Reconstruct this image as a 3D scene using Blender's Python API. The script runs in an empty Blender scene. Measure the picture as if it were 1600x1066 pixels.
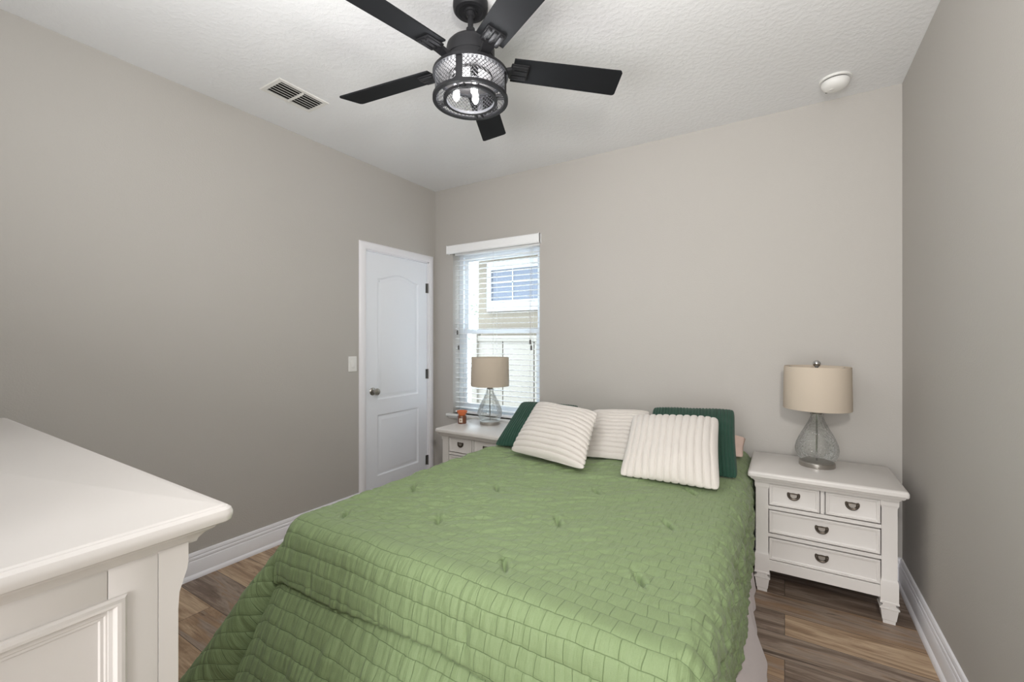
import bpy, bmesh, math, random
import numpy as np
from mathutils import Vector, Matrix
PI = math.pi
S = bpy.context.scene
COL = S.collection

# ------------------------------------------------------------------ camera, world, light, exposure
cam_d = bpy.data.cameras.new('camera'); cam = bpy.data.objects.new('camera', cam_d); COL.objects.link(cam)
cam.location = (0, 0, 1.34)
cam.rotation_euler = (PI/2, 0, math.atan2(426, 687))
cam_d.sensor_width = 36; cam_d.lens = 687/1600*36
cam_d.shift_y = -3/1600; cam_d.clip_start = .02
S.camera = cam
S.view_settings.view_transform = 'Standard'; S.view_settings.look = 'None'
S.view_settings.gamma = 1; S.view_settings.use_curve_mapping = False
S.view_settings.exposure = 0.30

w = bpy.data.worlds.new('sky'); S.world = w; w.use_nodes = True
bg = w.node_tree.nodes['Background']; bg.inputs[0].default_value = (.80, .91, 1, 1); bg.inputs[1].default_value = 7.0

def light(name, kind, loc, energy, color=(1, 1, 1), aim=None, **k):
    d = bpy.data.lights.new(name, kind); d.energy = energy; d.color = color
    o = bpy.data.objects.new(name, d); COL.objects.link(o); o.location = loc
    if aim is not None:
        o.rotation_euler = (Vector(aim)-Vector(loc)).to_track_quat('-Z', 'Y').to_euler()
    for a, v in k.items(): setattr(d, a, v)
    return o
light('sun', 'SUN', (0, -4, 9), 1.2, (1, .96, .9), aim=(-1.0, 1.0, 0), angle=.02)
# added fill lamps behind the camera
light('entry_fill', 'AREA', (-.22, -2.2, 1.2), 60, (.985, .99, 1), aim=(-1.0, 3, 1.6), shape='RECTANGLE', size=1.4, size_y=2.2)
light('rear_wall_fill', 'AREA', (-1.5, -.03, 2.05), 4, (1, .99, .98), aim=(-1.6, 3, 2.1), shape='RECTANGLE', size=1.7, size_y=1.2)
# photographer's flash just above the camera
light('camera_flash', 'SPOT', (.2, .12, 1.9), 72, (1, .965, .925), aim=(-1.3, 3.1, 1.6), spot_size=math.radians(146), spot_blend=.95, shadow_soft_size=.09)
light('ceiling_fill', 'AREA', (-.9, .4, 1.75), 16, (.985, .99, 1), aim=(-1.1, .9, 2.74), shape='RECTANGLE', size=.9, size_y=.5)  # added fill lamp aimed up to brighten the ceiling, not a second flash

# ------------------------------------------------------------------ materials
def lin(r, g, b):
    f = lambda c: ((c/255+.055)/1.055)**2.4 if c > 10 else c/255/12.92
    return (f(r), f(g), f(b), 1)
class NT:
    def __init__(s, name):
        s.m = bpy.data.materials.new(name); s.m.use_nodes = True
        s.n = s.m.node_tree.nodes; s.l = s.m.node_tree.links; s.b = s.n['Principled BSDF']; s.out = s.n['Material Output']
    def new(s, t, **k):
        n = s.n.new(t)
        for a, v in k.items():
            if a.startswith('_'): n.inputs[a[1:].replace('_', ' ')].default_value = v
            else: setattr(n, a, v)
        return n
    def link(s, a, b): s.l.new(a, b)
def mat(name, color, rough=.5, metal=0, bump=None, coat=0, spec=None, sheen=0):
    t = NT(name); b = t.b
    b.inputs['Base Color'].default_value = color; b.inputs['Roughness'].default_value = rough; b.inputs['Metallic'].default_value = metal
    if spec is not None: b.inputs['Specular IOR Level'].default_value = spec
    if coat: b.inputs['Coat Weight'].default_value = coat; b.inputs['Coat Roughness'].default_value = .12
    if sheen: b.inputs['Sheen Weight'].default_value = sheen; b.inputs['Sheen Roughness'].default_value = .5
    if bump:
        sc, st, det = bump
        tc = t.new('ShaderNodeTexCoord'); no = t.new('ShaderNodeTexNoise', _Scale=sc, _Detail=det)
        bp = t.new('ShaderNodeBump', _Strength=st, _Distance=.004)
        t.link(tc.outputs['Object'], no.inputs['Vector']); t.link(no.outputs[0], bp.inputs['Height']); t.link(bp.outputs[0], b.inputs['Normal'])
    return t.m
M = {}
M['wall'] = mat('wall_paint', lin(183, 179, 173.5), .75, bump=(140, .18, 2))
M['ceiling'] = None
M['trim'] = mat('trim_paint', lin(236, 235, 239), .38, bump=(30, .03, 2))
M['door'] = mat('door_paint', lin(236, 239, 245), .4)
M['furn'] = mat('white_furniture_paint', lin(217, 213, 209), .32, bump=(60, .03, 2))
M['furn_dark'] = mat('drawer_gap', lin(60, 55, 50), .8)
M['pewter'] = mat('pewter', lin(92, 84, 76), .38, .9)
M['nickel'] = mat('brushed_nickel', lin(176, 172, 166), .28, 1)
M['chrome'] = mat('chrome', lin(205, 205, 205), .12, 1)
M['hinge'] = mat('hinge_nickel', lin(120, 118, 116), .4, .9)
M['black'] = mat('matte_black_metal', lin(36, 36, 38), .5, .15, spec=.25)
M['blade'] = mat('black_blade', lin(30, 31, 33), .7, bump=(50, .05, 3), spec=.1)
M['mesh'] = mat('mesh_metal', lin(30, 30, 32), .6, .2)
M['pan'] = mat('light_pan', lin(44, 42, 42), .7, .0)
M['plastic'] = mat('white_plastic', lin(232, 231, 228), .4)
M['vent'] = mat('vent_white', lin(226, 224, 220), .5)
M['dark'] = mat('duct_dark', lin(38, 36, 34), .9)
M['slat'] = mat('blind_slat', lin(246, 247, 248), .4)
M['cord'] = mat('blind_cord', lin(205, 205, 205), .7)
M['tassel'] = mat('tassel_grey', lin(92, 90, 88), .5)
M['sill'] = mat('marble_sill', lin(226, 226, 224), .25)
M['vinyl'] = mat('window_vinyl', lin(232, 238, 244), .35)
M['skirt'] = mat('bed_skirt_cotton', lin(212, 203, 203), .85, bump=(60, .15, 3), sheen=.2)
M['mattress'] = mat('mattress_ticking', lin(220, 216, 212), .9)
M['blush'] = mat('blush_cotton', lin(222, 196, 184), .85, bump=(80, .2, 3))
M['amber'] = mat('amber_glass', lin(112, 66, 42), .2, coat=.6)
M['orange'] = mat('orange_wax', lin(214, 112, 58), .3, coat=.5)
M['label'] = mat('candle_label', lin(225, 215, 200), .6)
M['label_mark'] = mat('label_mark', lin(150, 110, 80), .6)
M['stucco'] = mat('stucco', lin(99, 91, 79), .9, bump=(60, .4, 4))
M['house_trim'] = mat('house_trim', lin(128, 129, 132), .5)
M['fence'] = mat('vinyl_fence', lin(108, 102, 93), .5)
M['ground'] = mat('ground', lin(214, 212, 206), .95)
M['leaf'] = mat('leaf', lin(150, 156, 146), .8)
M['roof'] = mat('roof_shingle', lin(120, 112, 104), .9)
M['bluepane'] = mat('blue_pane', lin(66, 72, 84), .4)

def ceiling_mat():
    t = NT('knockdown_ceiling'); b = t.b
    b.inputs['Base Color'].default_value = lin(232, 232, 233); b.inputs['Roughness'].default_value = .9
    tc = t.new('ShaderNodeTexCoord'); n1 = t.new('ShaderNodeTexNoise', _Scale=42, _Detail=3, _Roughness=.55)
    r = t.new('ShaderNodeValToRGB'); r.color_ramp.elements[0].position = .44; r.color_ramp.elements[1].position = .6
    bp = t.new('ShaderNodeBump', _Strength=.2, _Distance=.004)
    t.link(tc.outputs['Object'], n1.inputs['Vector']); t.link(n1.outputs[0], r.inputs[0]); t.link(r.outputs[0], bp.inputs['Height']); t.link(bp.outputs[0], b.inputs['Normal'])
    return t.m
M['ceiling'] = ceiling_mat()

def floor_mat():
    t = NT('wood_plank_floor'); b = t.b
    tc = t.new('ShaderNodeTexCoord')
    br = t.new('ShaderNodeTexBrick', offset=.37, offset_frequency=2, squash=1)
    br.inputs['Color1'].default_value = (0, 0, 0, 1); br.inputs['Color2'].default_value = (1, 1, 1, 1); br.inputs['Mortar'].default_value = (.5, .5, .5, 1)
    br.inputs['Scale'].default_value = 1; br.inputs['Mortar Size'].default_value = .0012; br.inputs['Brick Width'].default_value = 1.22; br.inputs['Row Height'].default_value = .18
    br.inputs['Bias'].default_value = 0
    t.link(tc.outputs['Object'], br.inputs['Vector'])
    # grain stretched along the plank, shifted per plank
    mp = t.new('ShaderNodeMapping'); mp.inputs['Scale'].default_value = (1.1, 11, 1)
    sh = t.new('ShaderNodeVectorMath', operation='MULTIPLY_ADD'); sh.inputs[1].default_value = (7.3, 3.1, 0)
    t.link(br.outputs['Color'], sh.inputs[0]); t.link(tc.outputs['Object'], sh.inputs[2]); t.link(sh.outputs[0], mp.inputs['Vector'])
    n1 = t.new('ShaderNodeTexNoise', _Scale=1.5, _Detail=7, _Roughness=.66, _Distortion=.9)
    t.link(mp.outputs[0], n1.inputs['Vector'])
    mp2 = t.new('ShaderNodeMapping'); mp2.inputs['Scale'].default_value = (3, 70, 1)
    t.link(sh.outputs[0], mp2.inputs['Vector'])
    n2 = t.new('ShaderNodeTexNoise', _Scale=1.5, _Detail=5, _Roughness=.6); t.link(mp2.outputs[0], n2.inputs['Vector'])
    add = t.new('ShaderNodeMath', operation='MULTIPLY_ADD'); add.inputs[1].default_value = .36
    sub = t.new('ShaderNodeMath', operation='SUBTRACT'); sub.inputs[1].default_value = .17
    t.link(br.outputs['Color'], add.inputs[0]); t.link(n1.outputs[0], add.inputs[2]); t.link(add.outputs[0], sub.inputs[0])
    r = t.new('ShaderNodeValToRGB'); e = r.color_ramp.elements
    e[0].position = .22; e[0].color = lin(104, 86, 72); e[1].position = .80; e[1].color = lin(206, 182, 152)
    for p, c in ((.36, (128, 110, 96)), (.46, (160, 144, 130)), (.56, (150, 122, 96)), (.68, (186, 160, 132))):
        x = e.new(p); x.color = lin(*c)
    t.link(sub.outputs[0], r.inputs[0])
    mx = t.new('ShaderNodeMix', data_type='RGBA', blend_type='MULTIPLY'); mx.inputs[0].default_value = .55
    r2 = t.new('ShaderNodeValToRGB'); r2.color_ramp.elements[0].position = .3; r2.color_ramp.elements[0].color = (.5, .46, .43, 1); r2.color_ramp.elements[1].position = .58
    t.link(n2.outputs[0], r2.inputs[0]); t.link(r.outputs[0], mx.inputs[6]); t.link(r2.outputs[0], mx.inputs[7])
    # dark cracks
    mp3 = t.new('ShaderNodeMapping'); mp3.inputs['Scale'].default_value = (1.3, 16, 1); t.link(sh.outputs[0], mp3.inputs['Vector'])
    n3 = t.new('ShaderNodeTexNoise', _Scale=1.3, _Detail=4, _Roughness=.7, _Distortion=1.2); t.link(mp3.outputs[0], n3.inputs['Vector'])
    r3 = t.new('ShaderNodeValToRGB'); q = r3.color_ramp.elements; q[0].position = .33; q[0].color = (.3, .25, .22, 1); q[1].position = .40; q[1].color = (1, 1, 1, 1)
    t.link(n3.outputs[0], r3.inputs[0])
    mx2 = t.new('ShaderNodeMix', data_type='RGBA', blend_type='MULTIPLY'); mx2.inputs[0].default_value = .8
    t.link(mx.outputs[2], mx2.inputs[6]); t.link(r3.outputs[0], mx2.inputs[7])
    mx3 = t.new('ShaderNodeMix', data_type='RGBA'); mx3.inputs[7].default_value = lin(58, 48, 40)
    t.link(br.outputs['Fac'], mx3.inputs[0]); t.link(mx2.outputs[2], mx3.inputs[6]); t.link(mx3.outputs[2], b.inputs['Base Color'])
    b.inputs['Roughness'].default_value = .5
    bp = t.new('ShaderNodeBump', _Strength=.15, _Distance=.003); t.link(n2.outputs[0], bp.inputs['Height']); t.link(bp.outputs[0], b.inputs['Normal'])
    return t.m
M['floor'] = floor_mat()

def quilt_mat():
    t = NT('green_seersucker_quilt'); b = t.b
    b.inputs['Roughness'].default_value = .62
    b.inputs['Sheen Weight'].default_value = .12; b.inputs['Sheen Roughness'].default_value = .4
    uv = t.new('ShaderNodeTexCoord'); ra = t.new('ShaderNodeAttribute', attribute_name='rumple')
    def noise(sx, sy, det, dist=0, rot=0):
        mp = t.new('ShaderNodeMapping'); mp.inputs['Scale'].default_value = (sx, sy, 1)
        src = uv.outputs['UV']
        if rot:
            m0 = t.new('ShaderNodeMapping'); m0.inputs['Rotation'].default_value = (0, 0, rot); t.link(src, m0.inputs['Vector']); src = m0.outputs[0]
        t.link(src, mp.inputs['Vector'])
        n = t.new('ShaderNodeTexNoise', _Scale=1, _Detail=det, _Distortion=dist); t.link(mp.outputs[0], n.inputs['Vector']); return n.outputs[0]
    def mad(x, y, k):
        m = t.new('ShaderNodeMath', operation='MULTIPLY_ADD'); m.inputs[1].default_value = k
        t.link(x, m.inputs[0]); t.link(y, m.inputs[2]); return m.outputs[0]
    def mul(x, y):
        m = t.new('ShaderNodeMath', operation='MULTIPLY'); t.link(x, m.inputs[0]); t.link(y, m.inputs[1]); return m.outputs[0]
    puck = noise(120, 16, 3, .4); fine = noise(500, 500, 1); ripple = noise(15, 80, 2, .5, math.radians(-33))
    hgt = mad(fine, mad(mul(ripple, ra.outputs['Fac']), puck, 2.2), .25)
    bp = t.new('ShaderNodeBump', _Strength=.7, _Distance=.004); t.link(hgt, bp.inputs['Height'])
    # stitched rows and short cross seams
    st = t.new('ShaderNodeUVMap', uv_map='stitch')
    br = t.new('ShaderNodeTexBrick', offset=.5, offset_frequency=2)
    br.inputs['Scale'].default_value = 1; br.inputs['Brick Width'].default_value = .052; br.inputs['Row Height'].default_value = .05
    br.inputs['Mortar Size'].default_value = .0015; br.inputs['Mortar Smooth'].default_value = .8
    t.link(st.outputs[0], br.inputs['Vector'])
    fade = t.new('ShaderNodeMath', operation='MULTIPLY_ADD'); fade.inputs[1].default_value = -.75; fade.inputs[2].default_value = 1; t.link(ra.outputs['Fac'], fade.inputs[0])
    seam = mul(br.outputs['Fac'], fade.outputs[0])
    b2 = t.new('ShaderNodeBump', invert=True, _Strength=.5, _Distance=.003); t.link(seam, b2.inputs['Height']); t.link(bp.outputs[0], b2.inputs['Normal']); t.link(b2.outputs[0], b.inputs['Normal'])
    mx = t.new('ShaderNodeMix', data_type='RGBA'); mx.inputs[6].default_value = lin(128, 147, 104); mx.inputs[7].default_value = lin(98, 117, 76)   # seam lines in a darker green
    t.link(seam, mx.inputs[0]); t.link(mx.outputs[2], b.inputs['Base Color'])
    return t.m
M['quilt'] = quilt_mat()
M['plush'] = mat('cream_plush', lin(214, 208, 201), .95, bump=(260, .5, 3), sheen=.35)
M['corduroy'] = mat('green_corduroy', lin(27, 67, 52), .85, bump=(220, .4, 2), sheen=.12)

def linen(name, col, sub=0):
    t = NT(name); b = t.b; b.inputs['Base Color'].default_value = col; b.inputs['Roughness'].default_value = .9
    tc = t.new('ShaderNodeTexCoord')
    wv = t.new('ShaderNodeTexNoise', _Scale=260, _Detail=2); mp = t.new('ShaderNodeMapping'); mp.inputs['Scale'].default_value = (.4, .4, 3)
    t.link(tc.outputs['Object'], mp.inputs['Vector']); t.link(mp.outputs[0], wv.inputs['Vector'])
    bp = t.new('ShaderNodeBump', _Strength=.25, _Distance=.002); t.link(wv.outputs[0], bp.inputs['Height']); t.link(bp.outputs[0], b.inputs['Normal'])
    tr = t.new('ShaderNodeBsdfTranslucent'); tr.inputs['Color'].default_value = col
    mx = t.new('ShaderNodeMixShader'); mx.inputs[0].default_value = .22
    t.link(b.outputs[0], mx.inputs[1]); t.link(tr.outputs[0], mx.inputs[2]); t.link(mx.outputs[0], t.out.inputs['Surface'])
    return t.m
M['shade'] = linen('linen_shade', lin(214, 201, 184))

def thin_glass(name, tint, refl=.5, bump=0, scale=30):
    t = NT(name); t.n.remove(t.b)
    tr = t.new('ShaderNodeBsdfTransparent'); tr.inputs[0].default_value = tint
    gl = t.new('ShaderNodeBsdfGlossy'); gl.inputs['Roughness'].default_value = .04
    lw = t.new('ShaderNodeLayerWeight'); lw.inputs['Blend'].default_value = .35
    mu = t.new('ShaderNodeMath', operation='MULTIPLY'); mu.inputs[1].default_value = refl
    mx = t.new('ShaderNodeMixShader')
    if bump:
        tc = t.new('ShaderNodeTexCoord'); n = t.new('ShaderNodeTexNoise', _Scale=scale, _Detail=2); bp = t.new('ShaderNodeBump', _Strength=bump, _Distance=.01)
        t.link(tc.outputs['Object'], n.inputs['Vector']); t.link(n.outputs[0], bp.inputs['Height'])
        t.link(bp.outputs[0], gl.inputs['Normal']); t.link(bp.outputs[0], lw.inputs['Normal'])
    t.link(lw.outputs['Fresnel'], mu.inputs[0]); t.link(mu.outputs[0], mx.inputs[0])
    t.link(tr.outputs[0], mx.inputs[1]); t.link(gl.outputs[0], mx.inputs[2]); t.link(mx.outputs[0], t.out.inputs['Surface'])
    return t.m
M['lampglass'] = thin_glass('seeded_lamp_glass', (.965, .975, .968, 1), .75, .8, 70)
M['pane'] = thin_glass('window_glass', (.95, .97, .98, 1), .3)
M['bulbglass'] = thin_glass('bulb_glass', (.98, .98, .98, 1), .6)
def emit(name, col, st):
    t = NT(name); t.b.inputs['Emission Color'].default_value = col; t.b.inputs['Emission Strength'].default_value = st; return t.m
M['filament'] = emit('led_filament', (1, .95, .9, 1), 9)

# ------------------------------------------------------------------ mesh helpers
class MB:
    def __init__(s): s.bm = bmesh.new(); s.mi = 0
    def _f(s, vs):
        try:
            f = s.bm.faces.new(vs); f.material_index = s.mi; return f
        except ValueError: return None
    def box(s, x0, x1, y0, y1, z0, z1, bev=0, seg=2):
        r = bmesh.ops.create_cube(s.bm, size=1, matrix=Matrix.Translation(((x0+x1)/2, (y0+y1)/2, (z0+z1)/2)) @ Matrix.Diagonal((x1-x0, y1-y0, z1-z0, 1)))
        vs = r['verts']; fs = {f for v in vs for f in v.link_faces}
        for f in fs: f.material_index = s.mi
        if bev:
            es = list({e for v in vs for e in v.link_edges})
            bmesh.ops.bevel(s.bm, geom=es, offset=bev, segments=seg, profile=.5, affect='EDGES')
        return s
    def loops(s, rings, cap0=True, cap1=True, closed=True):
        vr = [[s.bm.verts.new(p) for p in r] for r in rings]
        for a, b in zip(vr, vr[1:]):
            n = len(a)
            for i in range(n if closed else n-1):
                j = (i+1) % n; s._f((a[i], a[j], b[j], b[i]))
        if cap0: s._f(vr[0][::-1])
        if cap1: s._f(vr[-1])
        return s
    def ringstack(s, rect, prof, axis='z', rad=0, n=5, cap0=True, cap1=True):
        # prof: (inset, coordinate along axis)
        u0, u1, v0, v1 = rect; rings = []
        for o, c in prof:
            a0, a1, b0, b1 = u0+o, u1-o, v0+o, v1-o; ring = []
            r = max(rad-max(o, 0), 0) if rad else 0
            if r > 1e-5:
                for (cx, cy, t0) in ((a1-r, b0+r, -PI/2), (a1-r, b1-r, 0), (a0+r, b1-r, PI/2), (a0+r, b0+r, PI)):
                    for k in range(n+1):
                        t = t0+PI/2*k/n; ring.append((cx+r*math.cos(t), cy+r*math.sin(t)))
            elif rad:
                for (cx, cy) in ((a1, b0), (a1, b1), (a0, b1), (a0, b0)):
                    ring += [(cx, cy)]*(n+1)
            else: ring = [(a0, b0), (a1, b0), (a1, b1), (a0, b1)]
            conv = {'z': lambda p: (p[0], p[1], c), 'y': lambda p: (p[0], c, p[1]), 'x': lambda p: (c, p[0], p[1])}[axis]
            rings.append([conv(p) for p in ring])
        return s.loops(rings, cap0, cap1)
    def lathe(s, prof, c=(0, 0), seg=32, closed=False, ribs=None):
        rings = []
        for r, z in prof:
            r = max(r, 1e-4)
            rings.append([(c[0]+r*math.cos(2*PI*i/seg), c[1]+r*math.sin(2*PI*i/seg), z) for i in range(seg)])
        if closed: rings.append(rings[0])
        return s.loops(rings, not closed, not closed)
    def tube(s, pts, r, seg=8, cap=True):
        pts = [Vector(p) for p in pts]; rings = []; n = len(pts)
        rs = r if isinstance(r, (list, tuple)) else [r]*n
        t0 = (pts[1]-pts[0]).normalized(); up = Vector((0, 0, 1)) if abs(t0.z) < .9 else Vector((1, 0, 0))
        u = t0.cross(up).normalized()
        for i, p in enumerate(pts):
            t = ((pts[min(i+1, n-1)]-pts[max(i-1, 0)])).normalized()
            u = (u-t*u.dot(t)).normalized(); v = t.cross(u)
            rings.append([p+(u*math.cos(2*PI*k/seg)+v*math.sin(2*PI*k/seg))*rs[i] for k in range(seg)])
        return s.loops(rings, cap, cap)
    def prism(s, poly, axis, a0, a1):
        conv = {'x': lambda p, c: (c, p[0], p[1]), 'y': lambda p, c: (p[0], c, p[1]), 'z': lambda p, c: (p[0], p[1], c)}[axis]
        return s.loops([[conv(p, a0) for p in poly], [conv(p, a1) for p in poly]])
    def ellipsoid(s, c, r, seg=16, rings=10):
        pr = []
        for i in range(rings+1):
            t = -PI/2+PI*i/rings; cr = max(math.cos(t), .004)
            pr.append([(c[0]+r[0]*cr*math.cos(2*PI*k/seg), c[1]+r[1]*cr*math.sin(2*PI*k/seg), c[2]+r[2]*math.sin(t)) for k in range(seg)])
        return s.loops(pr)
    def xform(s, mtx):
        bmesh.ops.transform(s.bm, matrix=mtx, verts=s.bm.verts); return s
    def build(s, name, m, parent=None, smooth=35, loc=None):
        bmesh.ops.recalc_face_normals(s.bm, faces=s.bm.faces)
        me = bpy.data.meshes.new(name)
        if smooth:
            for f in s.bm.faces: f.smooth = True
            lim = math.radians(smooth)
            for e in s.bm.edges:
                if len(e.link_faces) == 2 and e.calc_face_angle(0) > lim: e.smooth = False
        s.bm.to_mesh(me); s.bm.free()
        for mm in (m if isinstance(m, (list, tuple)) else [m]): me.materials.append(mm)
        o = bpy.data.objects.new(name, me); COL.objects.link(o)
        if parent is not None: o.parent = parent
        if loc is not None: o.location = loc
        return o
def frame(b, x0, x1, y0, y1, z0, z1, s, sb=None, st=None, bev=0):
    sb = s if sb is None else sb; st = s if st is None else st
    b.box(x0, x0+s, y0, y1, z0, z1, bev).box(x1-s, x1, y0, y1, z0, z1, bev).box(x0+s, x1-s, y0, y1, z1-st, z1, bev).box(x0+s, x1-s, y0, y1, z0, z0+sb, bev)
    return b
def tag(o, label, cat, group=None, kind=None):
    o['label'] = label; o['category'] = cat
    if group: o['group'] = group
    if kind: o['kind'] = kind
    return o
def thing(name, label, cat, loc=(0, 0, 0), rz=0, group=None):
    o = bpy.data.objects.new(name, None); COL.objects.link(o); o.location = loc; o.rotation_euler = (0, 0, rz)
    o.empty_display_size = .05
    return tag(o, label, cat, group)
def struct(o, label, cat):
    return tag(o, label, cat, kind='structure')
def copy_tree(o, parent=None):
    c = o.copy(); COL.objects.link(c); c.parent = parent
    for ch in list(o.children): copy_tree(ch, c)
    return c
def grid_mesh(name, Pm, m, parent=None, uv=None, smooth=True):
    ny, nx = Pm.shape[:2]; me = bpy.data.meshes.new(name)
    idx = np.arange(nx*ny).reshape(ny, nx)
    q = np.stack([idx[:-1, :-1], idx[:-1, 1:], idx[1:, 1:], idx[1:, :-1]], -1).reshape(-1, 4)
    me.vertices.add(nx*ny); me.vertices.foreach_set('co', Pm.reshape(-1).astype(np.float32))
    me.loops.add(q.size); me.loops.foreach_set('vertex_index', q.reshape(-1).astype(np.int32))
    me.polygons.add(len(q)); me.polygons.foreach_set('loop_start', np.arange(0, q.size, 4).astype(np.int32))
    me.polygons.foreach_set('use_smooth', np.ones(len(q), bool))
    if uv is not None:
        l = me.uv_layers.new(name='UVMap'); l.data.foreach_set('uv', uv.reshape(-1, 2)[q.reshape(-1)].reshape(-1).astype(np.float32))
    me.update(calc_edges=True); me.validate(); me.materials.append(m)
    o = bpy.data.objects.new(name, me); COL.objects.link(o)
    if parent is not None: o.parent = parent
    return o
def vnoise(x, y, seed=0):
    xi = np.floor(x).astype(np.int64); yi = np.floor(y).astype(np.int64); fx = x-xi; fy = y-yi
    fx = fx*fx*(3-2*fx); fy = fy*fy*(3-2*fy)
    def h(a, b):
        n = (a*374761393+b*668265263+seed*974634777) & 0x7fffffff
        n = ((n ^ (n >> 13))*1274126177) & 0x7fffffff
        return ((n ^ (n >> 16)) & 0xffff)/65535.
    return (h(xi, yi)*(1-fx)+h(xi+1, yi)*fx)*(1-fy)+(h(xi, yi+1)*(1-fx)+h(xi+1, yi+1)*fx)*fy-.5

# ------------------------------------------------------------------ the room
LW, RW, BW, RE, H = -2.824, .547, 3.17, -.08, 2.74
OX0, OX1, OZ0, OZ1 = -2.61, -1.70, .655, 2.15          # window opening
DY0, DY1, DZ = 2.345, 3.075, 2.055                      # door opening
struct(MB().box(LW-.15, RW+.15, -2.5, BW+.15, -.1, 0).build('floor', M['floor'], smooth=0), 'brown wood-look plank floor of the bedroom', 'floor')
struct(MB().box(LW-.15, RW+.15, -2.5, BW+.15, H, H+.12).build('ceiling', M['ceiling'], smooth=0), 'white knockdown textured ceiling', 'ceiling')
b = MB().box(LW-.15, OX0, BW, BW+.15, 0, H).box(OX1, RW+.15, BW, BW+.15, 0, H).box(OX0, OX1, BW, BW+.15, 0, OZ0).box(OX0, OX1, BW, BW+.15, OZ1, H)
struct(b.build('wall_back', M['wall'], smooth=0), 'greige wall behind the bed with the window', 'wall')
b = MB().box(LW-.15, LW, RE-.12, DY0, 0, H).box(LW-.15, LW, DY1, BW, 0, H).box(LW-.15, LW, DY0, DY1, DZ, H)
struct(b.build('wall_left', M['wall'], smooth=0), 'greige wall on the left with the white door', 'wall')
struct(MB().box(RW, RW+.15, -2.5, BW, 0, H).build('wall_right', M['wall'], smooth=0), 'plain greige wall at the right edge', 'wall')
b = MB().box(LW, -1.0, RE-.12, RE, 0, H).box(-1.12, -1.0, -2.5, RE-.12, 0, H).box(-1.0, RW, -2.5, -2.38, 0, H)
struct(b.build('wall_rear', M['wall'], smooth=0), 'greige wall behind the camera', 'wall')

# baseboards: profile (depth, height)
BP = [(0, 0), (.030, 0), (.030, .006), (.026, .018), (.018, .024), (.018, .092), (.0155, .096), (.0125, .097), (.0125, .101), (.0155, .103), (.0155, .112),
      (.013, .116), (.010, .117), (.010, .121), (.012, .124), (.011, .132), (.007, .139), (0, .141)]
struct(MB().prism([(LW+d, z) for d, z in BP], 'y', RE, 2.29).build('baseboard_left', M['trim']), 'white grooved baseboard along the left wall', 'baseboard')
struct(MB().prism([(RW-d, z) for d, z in BP], 'y', -2.38, BW).build('baseboard_right', M['trim']), 'white grooved baseboard along the right wall', 'baseboard')
struct(MB().prism([(BW-d, z) for d, z in BP], 'x', LW, RW).build('baseboard_back', M['trim']), 'white grooved baseboard along the back wall', 'baseboard')

# door casing (trim_1)
CP = [(0, .0), (.012, 0), (.014, .006), (.017, .012), (.017, .042), (.012, .05), (.009, .056), (.004, .06), (0, .06)]   # (out of wall, away from opening)
b = MB()
b.loops([[(LW+d, DY0-t, 0) for d, t in CP], [(LW+d, DY0-t, DZ+t) for d, t in CP], [(LW+d, min(DY1+t, BW-.018), DZ+t) for d, t in CP], [(LW+d, min(DY1+t, BW-.018), 0) for d, t in CP]])
b.box(LW-.12, LW+.002, DY0-.001, DY0+.010, 0, DZ).box(LW-.12, LW+.002, DY1-.010, DY1+.001, 0, DZ).box(LW-.12, LW+.002, DY0, DY1, DZ-.010, DZ+.001)
struct(b.build('trim_1', M['trim']), 'white casing around the closet door', 'door trim')

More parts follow.
